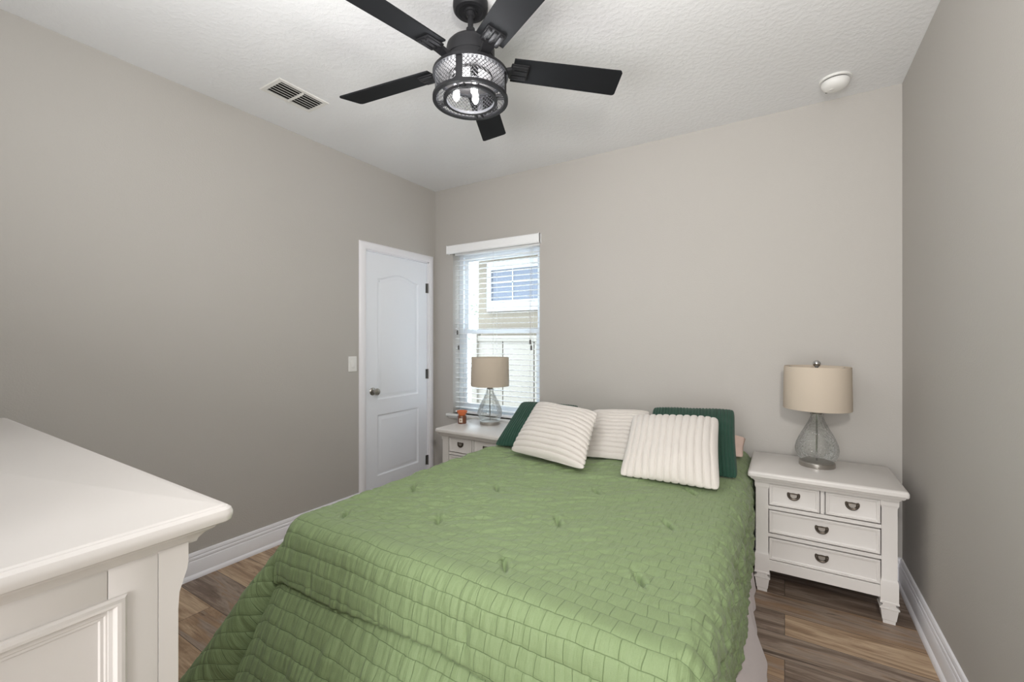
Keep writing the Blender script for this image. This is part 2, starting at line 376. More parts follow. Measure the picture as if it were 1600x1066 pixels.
def door():
    d = bpy.data.objects.new('door_1', None); COL.objects.link(d); d.location = (LW-.006, DY0+.013, .012)
    struct(d, 'white two-panel arched door in the left corner', 'door')
    W, HT = DY1-DY0-.026, DZ-.012-.014     # local: y across, z up, x out
    y0, y1 = .118, W-.112                    # outer panel lines
    zb0, zb1, zu0, zsh, zpk = .208, .706, .832, 1.826, 1.876
    TH = -.036
    def arch(n=20):
        pts = []
        for k in range(n+1):
            t = k/n; pts.append((y1+(y0-y1)*t, zsh+(zpk-zsh)*(.5-.5*math.cos(2*PI*t))**.9))
        return pts
    b = MB()
    def plate(poly): b.prism(poly, 'x', TH, 0)
    plate([(0, 0), (y0, 0), (y0, HT), (0, HT)]); plate([(y1, 0), (W, 0), (W, HT), (y1, HT)])
    plate([(y0, 0), (y1, 0), (y1, zb0), (y0, zb0)]); plate([(y0, zb1), (y1, zb1), (y1, zu0), (y0, zu0)])
    plate([(y0, HT), (y1, HT)]+arch())
    # panels: ovolo down, flat, raised field
    def panel(poly):
        poly = [Vector((p[0], p[1])) for p in poly]; n = len(poly); rings = []
        nor = []
        for i in range(n):
            a = (poly[i]-poly[i-1]).normalized(); c = (poly[(i+1) % n]-poly[i]).normalized()
            na, nc = Vector((-a.y, a.x)), Vector((-c.y, c.x)); m = (na+nc).normalized(); nor.append(m/max(m.dot(na), .5))
        for ins, dep in ((0, 0), (.004, -.003), (.010, -.0075), (.014, -.0085), (.020, -.0085), (.040, -.0015), (.046, -.001)):
            rings.append([(dep, *(poly[i]+nor[i]*ins)) for i in range(n)])
        b.loops(rings, cap0=False)
    panel([(y0, zb0), (y1, zb0), (y1, zb1), (y0, zb1)])
    panel([(y0, zu0), (y1, zu0)]+arch())
    b.build('door_panel', M['door'], d, smooth=25)
    k = MB().lathe([(.001, 0), (.031, 0), (.031, .004), (.026, .009), (.012, .012), (.011, .032), (.016, .036), (.025, .043), (.028, .052), (.026, .061), (.016, .067), (.001, .068)], seg=24)
    k.xform(Matrix.Translation((0, .068, .905)) @ Matrix.Rotation(PI/2, 4, 'Y')).build('door_knob', M['nickel'], d)
    for z in (1.80, 1.005, .205):
        MB().tube([(.006, W+.004, z-.045), (.006, W+.004, z+.045)], .0065, 10).box(-.001, .001, W-.02, W+.0, z-.044, z+.044).build('hinge', M['hinge'], d)
door()

# ------------------------------------------------------------------ window, sill, blind
win = bpy.data.objects.new('window_1', None); COL.objects.link(win); win.location = (0, BW+.1, 0)
struct(win, 'white vinyl single-hung window in the back wall', 'window')
b = MB(); fx0, fx1, fz0, fz1 = OX0, OX1, OZ0, OZ1
frame(b, fx0, fx1, 0, .05, fz0, fz1, .045)
b.build('window_frame', M['vinyl'], win)
def sash(z0, z1, y, name):
    b = MB(); x0, x1 = fx0+.04, fx1-.04; s = .04
    frame(b, x0+.006, x1-.006, y, y+.02, z0, z1, s)
    if name == 'lower_sash': b.box(x0+.1, x0+.16, y-.008, y, z1-.016, z1-.004, .002).box(x1-.16, x1-.1, y-.008, y, z1-.016, z1-.004, .002)
    o = b.build(name, M['vinyl'], win)
    MB().box(x0+s-.004, x1-s+.004, y+.010, y+.014, z0+s-.004, z1-s+.004).build('pane', M['pane'], o, smooth=0)
sash(fz0+.046, 1.43, .003, 'lower_sash'); sash(1.39, fz1-.046, .026, 'upper_sash')
b = MB().box(OX0-.05, OX1+.05, BW-.045, BW+.10, .632, .655, .006, 3)
b.prism([(BW-.018, .612), (BW, .612), (BW, .632), (BW-.026, .632), (BW-.024, .624)], 'x', OX0-.035, OX1+.035)
struct(b.build('trim_2', M['sill']), 'white window sill behind the left nightstand', 'window sill')

bl = thing('window_blind', 'white two-inch slatted blind lowered over the window', 'window blind', (0, BW+.045, 0))
bx0, bx1 = OX0+.012, OX1-.008
zt = 2.125
b = MB()   # valance with returns, in front of the wall
vp = [(-.062, 2.122), (-.056, 2.122), (-.056, 2.20), (-.062, 2.20), (-.068, 2.195), (-.071, 2.18), (-.068, 2.165), (-.068, 2.15), (-.071, 2.14), (-.068, 2.128)]
b.prism([(y-.045+.03, z) for y, z in vp], 'x', -2.653, -1.684)
for x in (-2.653, -1.690): b.box(x, x+.006, -.088+.0, -.045, 2.122, 2.20)
b.build('valance', M['slat'], bl)
MB().box(bx0, bx1, -.03, .028, 2.112, 2.148, .002).build('headrail', M['slat'], bl)
slat_z = np.arange(.712, 2.10, .0452)
def slat_mesh():
    b = MB(); pr = []
    for k in range(7):
        t = -1+2*k/6; pr.append((t*.0255, .0024*(1-t*t)))
    poly = pr+[(y, z-.0022) for y, z in pr[::-1]]
    b.prism(poly, 'x', bx0, bx1); b.xform(Matrix.Rotation(math.radians(.5), 4, 'X')); return b
s0 = slat_mesh().build('slat', M['slat'], bl, smooth=30); s0.location = (0, 0, slat_z[0])
for z in slat_z[1:]:
    c = s0.copy(); COL.objects.link(c); c.location = (0, 0, z)
MB().box(bx0, bx1, -.026, .026, .660, .680, .006).build('bottom_rail', M['slat'], bl)
for x in (-2.545, -2.17, -1.80):
    b = MB()
    for y in (-.0275, .0275): b.tube([(x, y, .67), (x, y, 2.115)], .0009, 5)
    b.build('ladder_cord', M['cord'], bl)
for x, z in ((-1.787, 1.315), (-1.777, 1.268), (-2.553, 1.40), (-2.540, 1.262)):
    t = MB().lathe([(.002, .042), (.006, .038), (.0085, .022), (.0065, .018), (.008, .014), (.008, .002), (.002, 0)], (x, -.048), 10)
    t.xform(Matrix.Translation((0, 0, z-.02))).build('cord_tassel', M['tassel'], bl)
    MB().tube([(x, -.048, z+.015), (x, -.046, z+.3), (x+.003, -.036, 2.10)], .0012, 5).build('pull_cord', M['cord'], bl)

# ------------------------------------------------------------------ outside
struct(MB().box(-14, 6, BW+.3, 22, -.5, -.3).build('ground', M['ground'], smooth=0), 'pale ground outside the window', 'ground')
hs = thing('neighbor_house', 'beige neighbouring house with a white window seen through the blind', 'house', (0, 6.5, -.3))
MB().box(-4.75, 3, 0, 5, 0, 3.2).build('house_wall', M['stucco'], hs, smooth=0)
MB().box(-5.1, 3.3, -.4, 5.4, 3.2, 3.36).prism([(-5.1, 3.36), (3.3, 3.36), (1.5, 4.6), (-3.3, 4.6)], 'y', -.4, 5.4).build('house_roof', M['roof'], hs, smooth=0)
hz = .3
b = MB(); X0, X1, Z0, Z1 = -4.53, -2.9, 1.83+hz, 2.70+hz
frame(b, X0, X1, -.05, -.001, Z0, Z1, .09, .19, .14)
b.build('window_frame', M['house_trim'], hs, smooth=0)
pn = MB().box(X0+.09, X1-.09, -.02, -.01, Z0+.19, Z1-.14).build('house_window_pane', M['bluepane'], hs, smooth=0)
b = MB()
for x in (-4.0, -3.45): b.box(x-.012, x+.012, -.03, -.015, Z0+.19, Z1-.14)
for z in (Z0+.34, Z0+.5): b.box(X0+.09, X1-.09, -.03, -.015, z-.008, z+.008)
b.build('muntin', M['house_trim'], pn, smooth=0)
b = MB()
for k in range(10):
    x = -4.62+k*.6
    b.box(x, x+.585, 0, .04, .05, 1.62, .006)
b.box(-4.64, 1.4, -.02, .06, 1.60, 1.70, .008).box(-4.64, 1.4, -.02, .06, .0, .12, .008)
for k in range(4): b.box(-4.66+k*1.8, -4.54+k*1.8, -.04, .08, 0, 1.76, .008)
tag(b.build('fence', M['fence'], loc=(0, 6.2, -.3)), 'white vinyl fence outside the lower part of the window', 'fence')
random.seed(5)
tr = thing('tree', 'small leafy tree beyond the neighbouring house at the window edge', 'tree', (-6.6, 9.0, -.3))
MB().tube([(0, 0, 0), (.03, 0, 1.2), (0, .02, 2.2)], [.05, .035, .015], 8).build('trunk', M['leaf'], tr)
b = MB()
for k in range(260):
    a = random.random()*2*PI; r = .7*math.sqrt(random.random()); z = 1.3+random.random()*1.5; r *= 1-.5*abs(z-2)/.9
    p = Vector((r*math.cos(a), r*math.sin(a), z)); d = Vector((random.uniform(-1, 1), random.uniform(-1, 1), random.uniform(-.6, .6))).normalized(); e = d.orthogonal().normalized()
    b._f([b.bm.verts.new(q) for q in (p-d*.09, p+e*.035, p+d*.09, p-e*.035)])
b.build('crown', M['leaf'], tr, smooth=0)

# ------------------------------------------------------------------ wall and ceiling fixtures
sw = thing('light_switch', 'white rocker light switch on the wall beside the door', 'light switch', (LW, 2.226, 1.148))
MB().ringstack((-.0375, .0375, -.0585, .0585), [(0, 0), (0, .004), (.003, .0065)], 'x', .004, 3).build('switch_plate', M['plastic'], sw)
b = MB().ringstack((-.0165, .0165, -.033, .033), [(0, .006), (0, .0085), (.001, .009)], 'x'); b.box(.007, .011, -.014, .014, -.028, .002, .001)
b.build('rocker', M['plastic'], sw)

vt = thing('ceiling_vent', 'white louvred air vent in the ceiling near the left wall', 'air vent', (-2.395, 1.495, H))
vw, vl = .098, .152
b = MB(); fr = .024
b.ringstack((-vw, vw, -vl, vl), [(0, 0), (0, -.002), (.003, -.005), (fr-.004, -.007), (fr, -.005), (fr, 0)], cap0=False, cap1=False)
b.build('frame', M['vent'], vt)
MB().box(-vw+fr, vw-fr, -vl+fr, vl-fr, -.0012, 0).build('duct_opening', M['dark'], vt, smooth=0)
for k in range(6):
    x = -vw+fr+.012+k*(2*(vw-fr)-.024)/5
    MB().box(-.0095, .0095, -vl+fr, vl-fr, -.0008, .0008).xform(Matrix.Translation((x, 0, -.0055)) @ Matrix.Rotation(math.radians(28), 4, 'Y')).build('louvre', M['vent'], vt)
MB().box(-vw+fr, vw-fr, -.004, .004, -.013, -.002).build('crossbar', M['vent'], vt)

sd = thing('smoke_detector', 'round white smoke detector on the ceiling near the back wall', 'smoke detector', (.232, 2.93, H))
MB().lathe([(.001, 0), (.074, 0), (.074, -.006), (.071, -.010), (.001, -.010)], seg=40).build('base_ring', M['plastic'], sd)
MB().lathe([(.001, -.010), (.060, -.010), (.060, -.0145), (.001, -.0145)], seg=40).build('sensor_gap', M['dark'], sd)
b = MB().lathe([(.001, -.0145), (.063, -.0145), (.065, -.020), (.063, -.032), (.056, -.044), (.044, -.052), (.026, -.056), (.001, -.057)], seg=40)
b.build('cover', M['plastic'], sd)
MB().lathe([(.001, -.050), (.011, -.050), (.011, -.0575), (.009, -.0585), (.001, -.0585)], (-.016, -.010), 16).build('test_button', M['vent'], sd)
MB().box(-.03, .006, .040, .044, -.050, -.045).xform(Matrix.Rotation(.3, 4, 'Z')).build('sounder_slot', M['dark'], sd)

# ------------------------------------------------------------------ ceiling fan
FX, FY = -1.11, 1.463
fan = thing('ceiling_fan', 'black five-blade ceiling fan with mesh cage light', 'ceiling fan', (FX, FY, H))
def fz(z): return z-H
MB().lathe([(.001, 0), (.068, 0), (.072, -.004), (.073, -.020), (.071, -.034), (.064, -.042), (.050, -.044), (.046, -.040), (.028, -.038), (.026, -.046), (.001, -.046)], seg=40).build('canopy', M['black'], fan)
MB().lathe([(.001, fz(2.70)), (.022, fz(2.70)), (.019, fz(2.685)), (.0115, fz(2.68)), (.0115, fz(2.635)), (.018, fz(2.63)), (.021, fz(2.60)), (.001, fz(2.60))], seg=24).build('downrod', M['black'], fan)
MB().lathe([(.001, fz(2.605)), (.024, fz(2.605)), (.034, fz(2.598)), (.060, fz(2.582)), (.085, fz(2.566)), (.097, fz(2.552)), (.100, fz(2.540)), (.100, fz(2.500)),
            (.0975, fz(2.498)), (.0975, fz(2.494)), (.1005, fz(2.492)), (.1005, fz(2.452)), (.096, fz(2.446)), (.06, fz(2.442)), (.001, fz(2.442))], seg=48).build('motor_housing', M['black'], fan)
ZB = fz(2.480)
def blade_mesh():
    b = MB(); n = 10; top = []; rows = []
    r0, r1 = .178, .662
    out = []
    def hw(t): return .058+.010*t
    # outline, rounded tip corners
    up = [(r0+(r1-r0)*k/n, hw(k/n)) for k in range(n)]
    lo = [(r0+(r1-r0)*k/n, -hw(k/n)) for k in range(n)]
    R = .010; h1 = hw(1)
    tip = [(r1-.012-R, -h1), (r1-.012-R*.3, -h1+R*.3), (r1-.010, -h1+R), (r1+.004, h1-R), (r1+.003-R*.3, h1-R*.3), (r1+.003-R, h1)]
    poly = lo+tip+up[::-1]
    b.prism(poly, 'z', -.003, .003)
    return b
pitch = Matrix.Rotation(math.radians(-12.5), 4, 'X')
bm_blade = blade_mesh().xform(Matrix.Translation((0, 0, ZB)) @ pitch)
blade0 = bm_blade.build('blade', M['blade'], fan, smooth=30)
b = MB()
b.box(.168, .245, -.040, .040, -.010, -.003, .004)
for y in (-.026, 0, .026): b.box(.172, .240, y-.009, y+.009, -.017, -.009, .004)
for y in (-.02, .02): b.lathe([(.001, -.0185), (.004, -.0185), (.004, -.016), (.001, -.016)], (.232, y), 10)
b.xform(Matrix.Translation((0, 0, ZB)) @ pitch)
b.loops([[(.085, -.022, ZB-.03), (.085, .022, ZB-.03), (.085, .022, ZB-.012), (.085, -.022, ZB-.012)],
         [(.14, -.018, ZB-.022), (.14, .018, ZB-.024), (.14, .018, ZB-.008), (.14, -.018, ZB-.006)],
         [(.185, -.026, ZB-.008), (.185, .026, ZB-.018), (.185, .026, ZB-.006), (.185, -.026, ZB+.002)]])
iron0 = b.build('blade_bracket', M['black'], blade0, smooth=30)
ph = math.radians(43.4)
blade0.rotation_euler = (0, 0, ph)
for k in range(1, 5):
    c = copy_tree(blade0, fan); c.rotation_euler = (0, 0, ph+k*2*PI/5)
# cage light
ZT, ZL, RC = fz(2.432), fz(2.333), .147
def ring(b, r0, r1, z0, z1, seg=56): b.lathe([(r0, z0), (r1, z0), (r1, z1), (r0, z1)], seg=seg, closed=True)
b = MB(); ring(b, .138, .156, ZT-.004, ZT+.008); b.build('upper_ring', M['black'], fan)
b = MB(); ring(b, .141, .156, ZL-.006, ZL+.006); ring(b, .098, .112, ZL-.006, ZL+.006)
for k in range(4):
    a0 = math.radians(20+90*k)
    for da in (-.10, .10):
        a = a0+da; c, s = math.cos(a), math.sin(a)
        b.tube([(.108*c, .108*s, ZL), (.145*c, .145*s, ZL)], .0055, 6)
b.build('lower_ring', M['black'], fan)
for k in range(4):
    a = math.radians(20+90*k); b = MB().box(RC-.001, RC+.003, -.013, .013, ZL, ZT, .001); b.xform(Matrix.Rotation(a, 4, 'Z')).build('cage_bar', M['black'], fan)
b = MB(); N = 54; n = 8; rr = RC-.002
for k in range(N):
    for sg in (1, -1):
        ins, outs = [], []
        for i in range(n+1):
            a = 2*PI*k/N+sg*(2*PI/N)*6.0*i/n; z = ZL+(ZT-ZL)*i/n; c, s = math.cos(a), math.sin(a)
            ins.append([b.bm.verts.new(((rr-.0008)*math.cos(a+d), (rr-.0008)*math.sin(a+d), z)) for d in (-.0082, .0082)])
            outs.append([b.bm.verts.new(((rr+.0008)*math.cos(a+d), (rr+.0008)*math.sin(a+d), z)) for d in (-.0082, .0082)])
        for i in range(n):
            b._f((ins[i][0], ins[i][1], ins[i+1][1], ins[i+1][0])); b._f((outs[i][0], outs[i+1][0], outs[i+1][1], outs[i][1]))
            b._f((ins[i][0], ins[i+1][0], outs[i+1][0], outs[i][0])); b._f((ins[i][1], outs[i][1], outs[i+1][1], ins[i+1][1]))
b.build('mesh_cage', M['mesh'], fan, smooth=0)
MB().lathe([(.001, ZT+.010), (.142, ZT+.008), (.142, ZT+.002), (.09, ZT-.002), (.086, ZT-.012), (.001, ZT-.014)], seg=48).build('light_pan', M['pan'], fan)
for k, (bx, by) in enumerate(((-1.144, 1.412), (-1.091, 1.472), (-1.055, 1.415))):
    x, y = bx-FX, by-FY; zb = fz(2.345)
    ho = MB().lathe([(.001, ZT-.010), (.016, ZT-.010), (.016, zb+.040), (.011, zb+.036), (.001, zb+.036)], (x, y), 20).build('bulb_socket', M['black'], fan)
    bu = MB().lathe([(.001, zb-.030), (.007, zb-.027), (.014, zb-.016), (.0165, zb), (.014, zb+.018), (.010, zb+.030), (.010, zb+.038), (.001, zb+.038)], (x, y), 20).build('bulb', M['bulbglass'], fan)
    fb = MB()
    for q in range(4):
        a = q*PI/2; fb.tube([(x+.003*math.cos(a), y+.003*math.sin(a), zb+.026), (x+.0065*math.cos(a), y+.0065*math.sin(a), zb+.006), (x+.0045*math.cos(a), y+.0045*math.sin(a), zb-.018)], .0022, 6)
    fb.build('filament', M['filament'], bu)
    p = light('bulb_glow', 'POINT', (x, y, zb), 4.5, (.98, .985, 1), shadow_soft_size=.03); p.parent = fan

# ------------------------------------------------------------------ furniture
def pull_mesh():
    """bin-style drop pull: D-shaped rosette with a bail, facing -y"""
    b = MB(); n = 18
    out = [(-.026, .010), (-.022, .014), (-.012, .012), (0, .013), (.012, .012), (.022, .014), (.026, .010)]
    low = [(.026*math.cos(t), .006-.020*math.sin(t)) for t in [PI*k/n for k in range(0, n+1)]]
    poly = [(x, z) for x, z in out]+low
    b.prism(poly, 'y', -.003, .001)
    arc = [(.019*math.cos(PI*k/12), -.0085 if 0 < k < 12 else -.003, .004-.013*math.sin(PI*k/12)) for k in range(13)]
    b.tube(arc, .0034, 8)
    b.ellipsoid((-.019, -.004, .005), (.005, .005, .005), 10, 6); b.ellipsoid((.019, -.004, .005), (.005, .005, .005), 10, 6)
    b.mi = 1
    b.prism([(-.013, .008), (.013, .008), (.012, .0), (.005, -.005), (-.005, -.005), (-.012, .0)], 'y', -.0046, -.002)
    return b
def drawer(parent, x0, x1, z0, z1, yf, depth, pulls):
    d = MB()
    d.ringstack((x0, x1, z0, z1), [(0, yf+depth), (0, yf+.002), (.002, yf), (.006, yf), (.008, yf+.002), (.012, yf+.0025), (.016, yf+.0055), (.018, yf+.006)], 'y')
    o = d.build('drawer', M['furn'], parent, smooth=25)
    for px in pulls:
        pull_mesh().xform(Matrix.Diagonal((1.12, 1, 1.45, 1))).build('drawer_pull', [M['pewter'], M['nickel']], o, loc=(px, yf+.006, (z0+z1)/2+.004))
    return o
def post(parent, cx, cy, hx, hy, ztop, name='post'):
    b = MB(); r = (cx-hx, cx+hx, cy-hy, cy+hy)
    # foot, block, shaft, capital
    b.ringstack(r, [(.0065, 0), (.0055, .016), (.003, .019), (-.0015, .055), (-.0035, .070), (-.0075, .074), (-.0075, .080), (.0045, .086), (.0045, .095), (-.0065, .099), (-.0065, .106), (-.0045, .109),
                    (-.0045, .198), (-.002, .206), (0, .212), (0, ztop-.05), (-.003, ztop-.042), (-.005, ztop-.036), (-.005, ztop)], 'z')
    return b.build(name, M['furn'], parent, smooth=25)
def nightstand(label, loc):
    t = thing('nightstand', label, 'nightstand', loc, group='white three-tier nightstands')
    # local: x centre, y: 0 at front face of posts, + to the back; z up
    D, Wt = .405, .578
    b = MB().ringstack((-.325, .325, -.052, .437), [(.020, .600), (.014, .606), (.012, .612), (.004, .614), (0, .620), (0, .634), (.003, .640), (.008, .6435), (.013, .645)], 'z', .012, 4)
    b.ringstack((-.300, .300, -.030, .425), [(.010, .585), (.008, .590), (.002, .596), (0, .601)], 'z')
    b.build('nightstand_top', M['furn'], t, smooth=25)
    b = MB().box(-.228, .228, .045, D, .118, .59)         # carcass behind the drawers (dark gaps come from depth)
    b.box(-.235, .235, .006, .06, .580, .590)
    for z0, z1 in ((.4385, .4625), (.2925, .3165)): b.box(-.235, .235, .008, .06, z0+.003, z1-.003, .001)
    b.box(-.0045, .0095, .008, .06, .4625, .590)
    b.box(-.235, .235, .004, .02, .118, .174, .002).box(-.27, -.25, .05, D-.02, .118, .595).box(.25, .27, .05, D-.02, .118, .595).box(-.27, .27, D-.012, D, .118, .595)
    b.build('case', M['furn'], t, smooth=0)
    for x in (-.26, .26):
        post(t, x, .029, .029, .029, .597); post(t, x, D-.0, .029, .029, .597)
    drawer(t, -.228, -.010, .4655, .5775, .004, .045, [-.119]); drawer(t, .016, .228, .4655, .5775, .004, .045, [.122])
    drawer(t, -.228, .228, .3195, .4355, .004, .045, [0]); drawer(t, -.228, .228, .1775, .2895, .004, .045, [0])
    return t
nightstand('white nightstand right of the bed in the corner, all drawers in view', (.158, 2.685, 0))
nightstand('white nightstand under the window, half hidden by the bed and pillows', (-2.0, 2.655, 0))

def dresser():
    t = thing('dresser', 'large white dresser filling the lower left corner', 'dresser', (-.93, .373, 0))
    # local: x=0 is the visible right side face, y=0 the front of the posts; x runs to -1.67, y to -.43
    L, D, zt = 1.66, .42, 1.03
    b = MB().ringstack((-L-.045, .046, -D-.02, .062), [(.030, zt-.040), (.022, zt-.036), (.010, zt-.034), (.003, zt-.030), (0, zt-.022), (0, zt-.016), (.003, zt-.009), (.009, zt-.004), (.013, zt-.0035), (.016, zt-.001), (.022, zt)], 'z', .02, 6)
    b.ringstack((-L-.02, .022, -D-.01, .038), [(.024, zt-.066), (.022, zt-.060), (.014, zt-.050), (.003, zt-.043), (0, zt-.038)], 'z')
    b.build('dresser_top', M['furn'], t, smooth=25)
    zc = zt-.062
    def dpost(x0, x1, y0, y1):
        b = MB(); poly = [(y1-.006, 0), (y1-.002, .09), (y1+.006, .10), (y1+.006, .2), (y1-.016, .215), (y1-.016, zc-.115), (y1-.014, zc-.085), (y1-.006, zc-.060), (y1-.002, zc-.048), (y1, zc-.035), (y1, zc), (y0, zc), (y0, 0)]
        b.prism(poly, 'x', x0, x1); b.build('post', M['furn'], t, smooth=25)
    dpost(-.058, 0, -.045, 0); dpost(-L, -L+.058, -.045, 0)
    for x in (-.058, -L):
        MB().box(x, x+.058, -D, -D+.045, 0, zc).build('post', M['furn'], t)
    # side panel: stiles, rail, moulding and recessed field
    y0, y1 = -D+.0455, -.0458; iy0, iy1 = y0+.067, y1-.067; z0, z1 = .14, zc; iz0, iz1 = .23, zc-.052
    b = MB()
    b.box(-.02, -.0012, y0, iy0, z0, z1, .0008).box(-.02, -.0012, iy1+.0004, y1, z0, z1, .0008).box(-.02, -.0012, iy0+.0006, iy1-.0006, iz1, z1, .0008).box(-.02, -.0012, iy0, iy1, z0, iz0, .0008)
    b.ringstack((iy0-.024, iy1+.024, iz0-.024, iz1+.002), [(0, -.003), (.0005, .0025), (.004, .006), (.009, .0075), (.014, .006), (.0175, .001), (.018, -.004), (.026, -.0045), (.028, -.0065), (.032, -.0065), (.034, -.010), (.036, -.010)], 'x', cap0=False)
    b.build('side_panel', M['furn'], t, smooth=25)
    b = MB().box(-L+.058, -.058, -D, -D+.012, .12, zc).box(-L, -L+.02, -D+.045, -.045, .12, zc).box(-L+.058, -.021, -D+.05, -.06, .12, .14).box(-L+.058, -.058, -.02, -.004, .10, .16, .002)
    b.box(-L+.058, -.058, -.06, -.03, .16, zc)
    b.build('case', M['furn'], t, smooth=0)
    n = 3; W = L-.116; zs = [(.17, .42), (.435, .685), (.70, .93)]
    for i in range(n):
        for (a, c) in zs:
            x0 = -L+.058+i*W/n+.006; x1 = x0+W/n-.012
            o = MB().ringstack((x0, x1, a, c), [(0, -.03), (0, -.006), (.002, -.004), (.006, -.004), (.012, -.0065), (.018, -.010)], 'y').build('drawer', M['furn'], t, smooth=25)
            p = pull_mesh(); p.xform(Matrix.Rotation(PI, 4, 'Z')); p.build('drawer_pull', [M['pewter'], M['nickel']], o, loc=((x0+x1)/2, -.010, (a+c)/2))
dresser()

# ------------------------------------------------------------------ lamps, candle
def table_lamp(label, loc, rz, finial=True):
    t = thing('table_lamp', label, 'table lamp', loc, rz, group='glass table lamps on the nightstands')
    MB().lathe([(.001, 0), (.083, 0), (.084, .003), (.084, .022), (.081, .026), (.060, .028), (.001, .028)], seg=48).build('lamp_base', M['nickel'], t)
    pr = [(.070, .028), (.086, .042), (.098, .068), (.1015, .092), (.097, .120), (.086, .150), (.070, .183), (.054, .213), (.041, .240), (.032, .262), (.028, .276), (.031, .284), (.028, .290)]
    b = MB(); seg = 64; rings = []
    for r, z in pr: rings.append([(r*(1+.007*math.cos(16*2*PI*i/seg))*math.cos(2*PI*i/seg), r*(1+.007*math.cos(16*2*PI*i/seg))*math.sin(2*PI*i/seg), z) for i in range(seg)])
    b.loops(rings, False, False); b.build('glass_body', M['lampglass'], t, smooth=60)
    b = MB().tube([(0, 0, .028), (0, 0, .285)], .0045, 10)
    b.build('inner_rod', M['chrome'], t)
    MB().lathe([(.001, .284), (.024, .284), (.025, .291), (.018, .296), (.014, .300), (.014, .335), (.017, .338), (.017, .365), (.001, .365)], seg=24).build('socket', M['nickel'], t)
    z0, z1, rb, rt = .312, .545, .157, .153
    b = MB(); b.lathe([(rb, z0), (rb+.0012, z0+.004), (rt+.0012, z1-.004), (rt, z1), (rt-.0016, z1-.002), (rb-.0016, z0+.002)], seg=64, closed=True)
    sh = b.build('lamp_shade', M['shade'], t, smooth=50)
    b = MB()
    for k in range(3):
        a = k*2*PI/3+.5; b.tube([(.01*math.cos(a), .01*math.sin(a), .525), (.10*math.cos(a), .10*math.sin(a), .527), ((rt-.003)*math.cos(a), (rt-.003)*math.sin(a), z1-.006)], .0018, 6)
    b.lathe([(.0001, .522), (.014, .522), (.014, .528), (.0001, .528)], seg=16)
    b.tube([(0, 0, .365), (0, 0, .53)], .004, 8)
    b.build('shade_fitter', M['nickel'], t)
    if not finial: return t
    b = MB().lathe([(.001, .528), (.008, .528), (.006, .538), (.012, .542), (.001, .543)], seg=20).ellipsoid((0, 0, .560), (.0195, .0195, .0195), 24, 14)
    b.build('finial', M['chrome'], t)
    return t
l1 = table_lamp('clear glass teardrop lamp with beige drum shade on the right nightstand', (.150, 2.935, .645), 0)
l2 = table_lamp('clear glass teardrop lamp with beige drum shade in front of the window', (-2.058, 2.975, .645), .4, False)
MB().tube([(.06, .06, .006), (.10, .03, .004), (.16, .02, .004), (.20, .05, .004), (.24, .06, .004)], .0032, 6).build('lamp_cord', M['plastic'], l2)
MB().tube([(-.05, .06, .006), (-.06, .12, .004), (-.03, .155, .004)], .0032, 6).build('lamp_cord', M['plastic'], l1)

cd = thing('candle_warmer', 'small brown jar with orange bowl top on the left nightstand', 'candle', (-2.265, 2.87, .645))
MB().lathe([(.001, 0), (.036, 0), (.037, .004), (.037, .060), (.034, .066), (.001, .066)], seg=32).build('jar', M['amber'], cd)
MB().lathe([(.001, .064), (.026, .064), (.030, .072), (.043, .094), (.045, .103), (.042, .103), (.034, .090), (.001, .086)], seg=32).build('wax_bowl', M['orange'], cd)
b = MB(); n = 8; r = .0376
for sgn in (1,):
    A = [math.radians(-92+44*k/n) for k in range(n+1)]
    b.loops([[(r*math.cos(a), r*math.sin(a), .012) for a in A], [(r*math.cos(a), r*math.sin(a), .046) for a in A]], False, False, closed=False)
lb = b.build('jar_label', M['label'], cd)
b = MB(); A = [math.radians(-78+16*k/4) for k in range(5)]; r = .0379
b.loops([[(r*math.cos(a), r*math.sin(a), .022) for a in A], [(r*math.cos(a), r*math.sin(a), .036) for a in A]], False, False, closed=False)
b.build('label_mark', M['label_mark'], lb)

# ------------------------------------------------------------------ bed
BX0, BX1, BY0, BY1, BZ = -1.70, -.140, .985, 3.12, .590
bed = thing('bed', 'queen bed with white skirt under the green comforter', 'bed', ((BX0+BX1)/2, (BY0+BY1)/2, 0))
ox, oy = (BX0+BX1)/2, (BY0+BY1)/2
def loc(x0, x1, y0, y1): return (x0-ox, x1-ox, y0-oy, y1-oy)
MB().box(*loc(BX0+.03, BX1-.03, BY0+.06, BY1), .33, BZ, .05, 4).build('mattress', M['mattress'], bed)
MB().box(*loc(BX0+.03, BX1-.04, BY0+.06, BY1), .14, .33, .02, 2).build('box_spring', M['mattress'], bed)
for x in (BX0+.12, BX1-.14):
    for y in (BY0+.15, BY1-.1):
        MB().lathe([(.001, 0), (.028, 0), (.028, .14), (.001, .14)], (x-ox, y-oy), 14).build('leg', M['black'], bed)
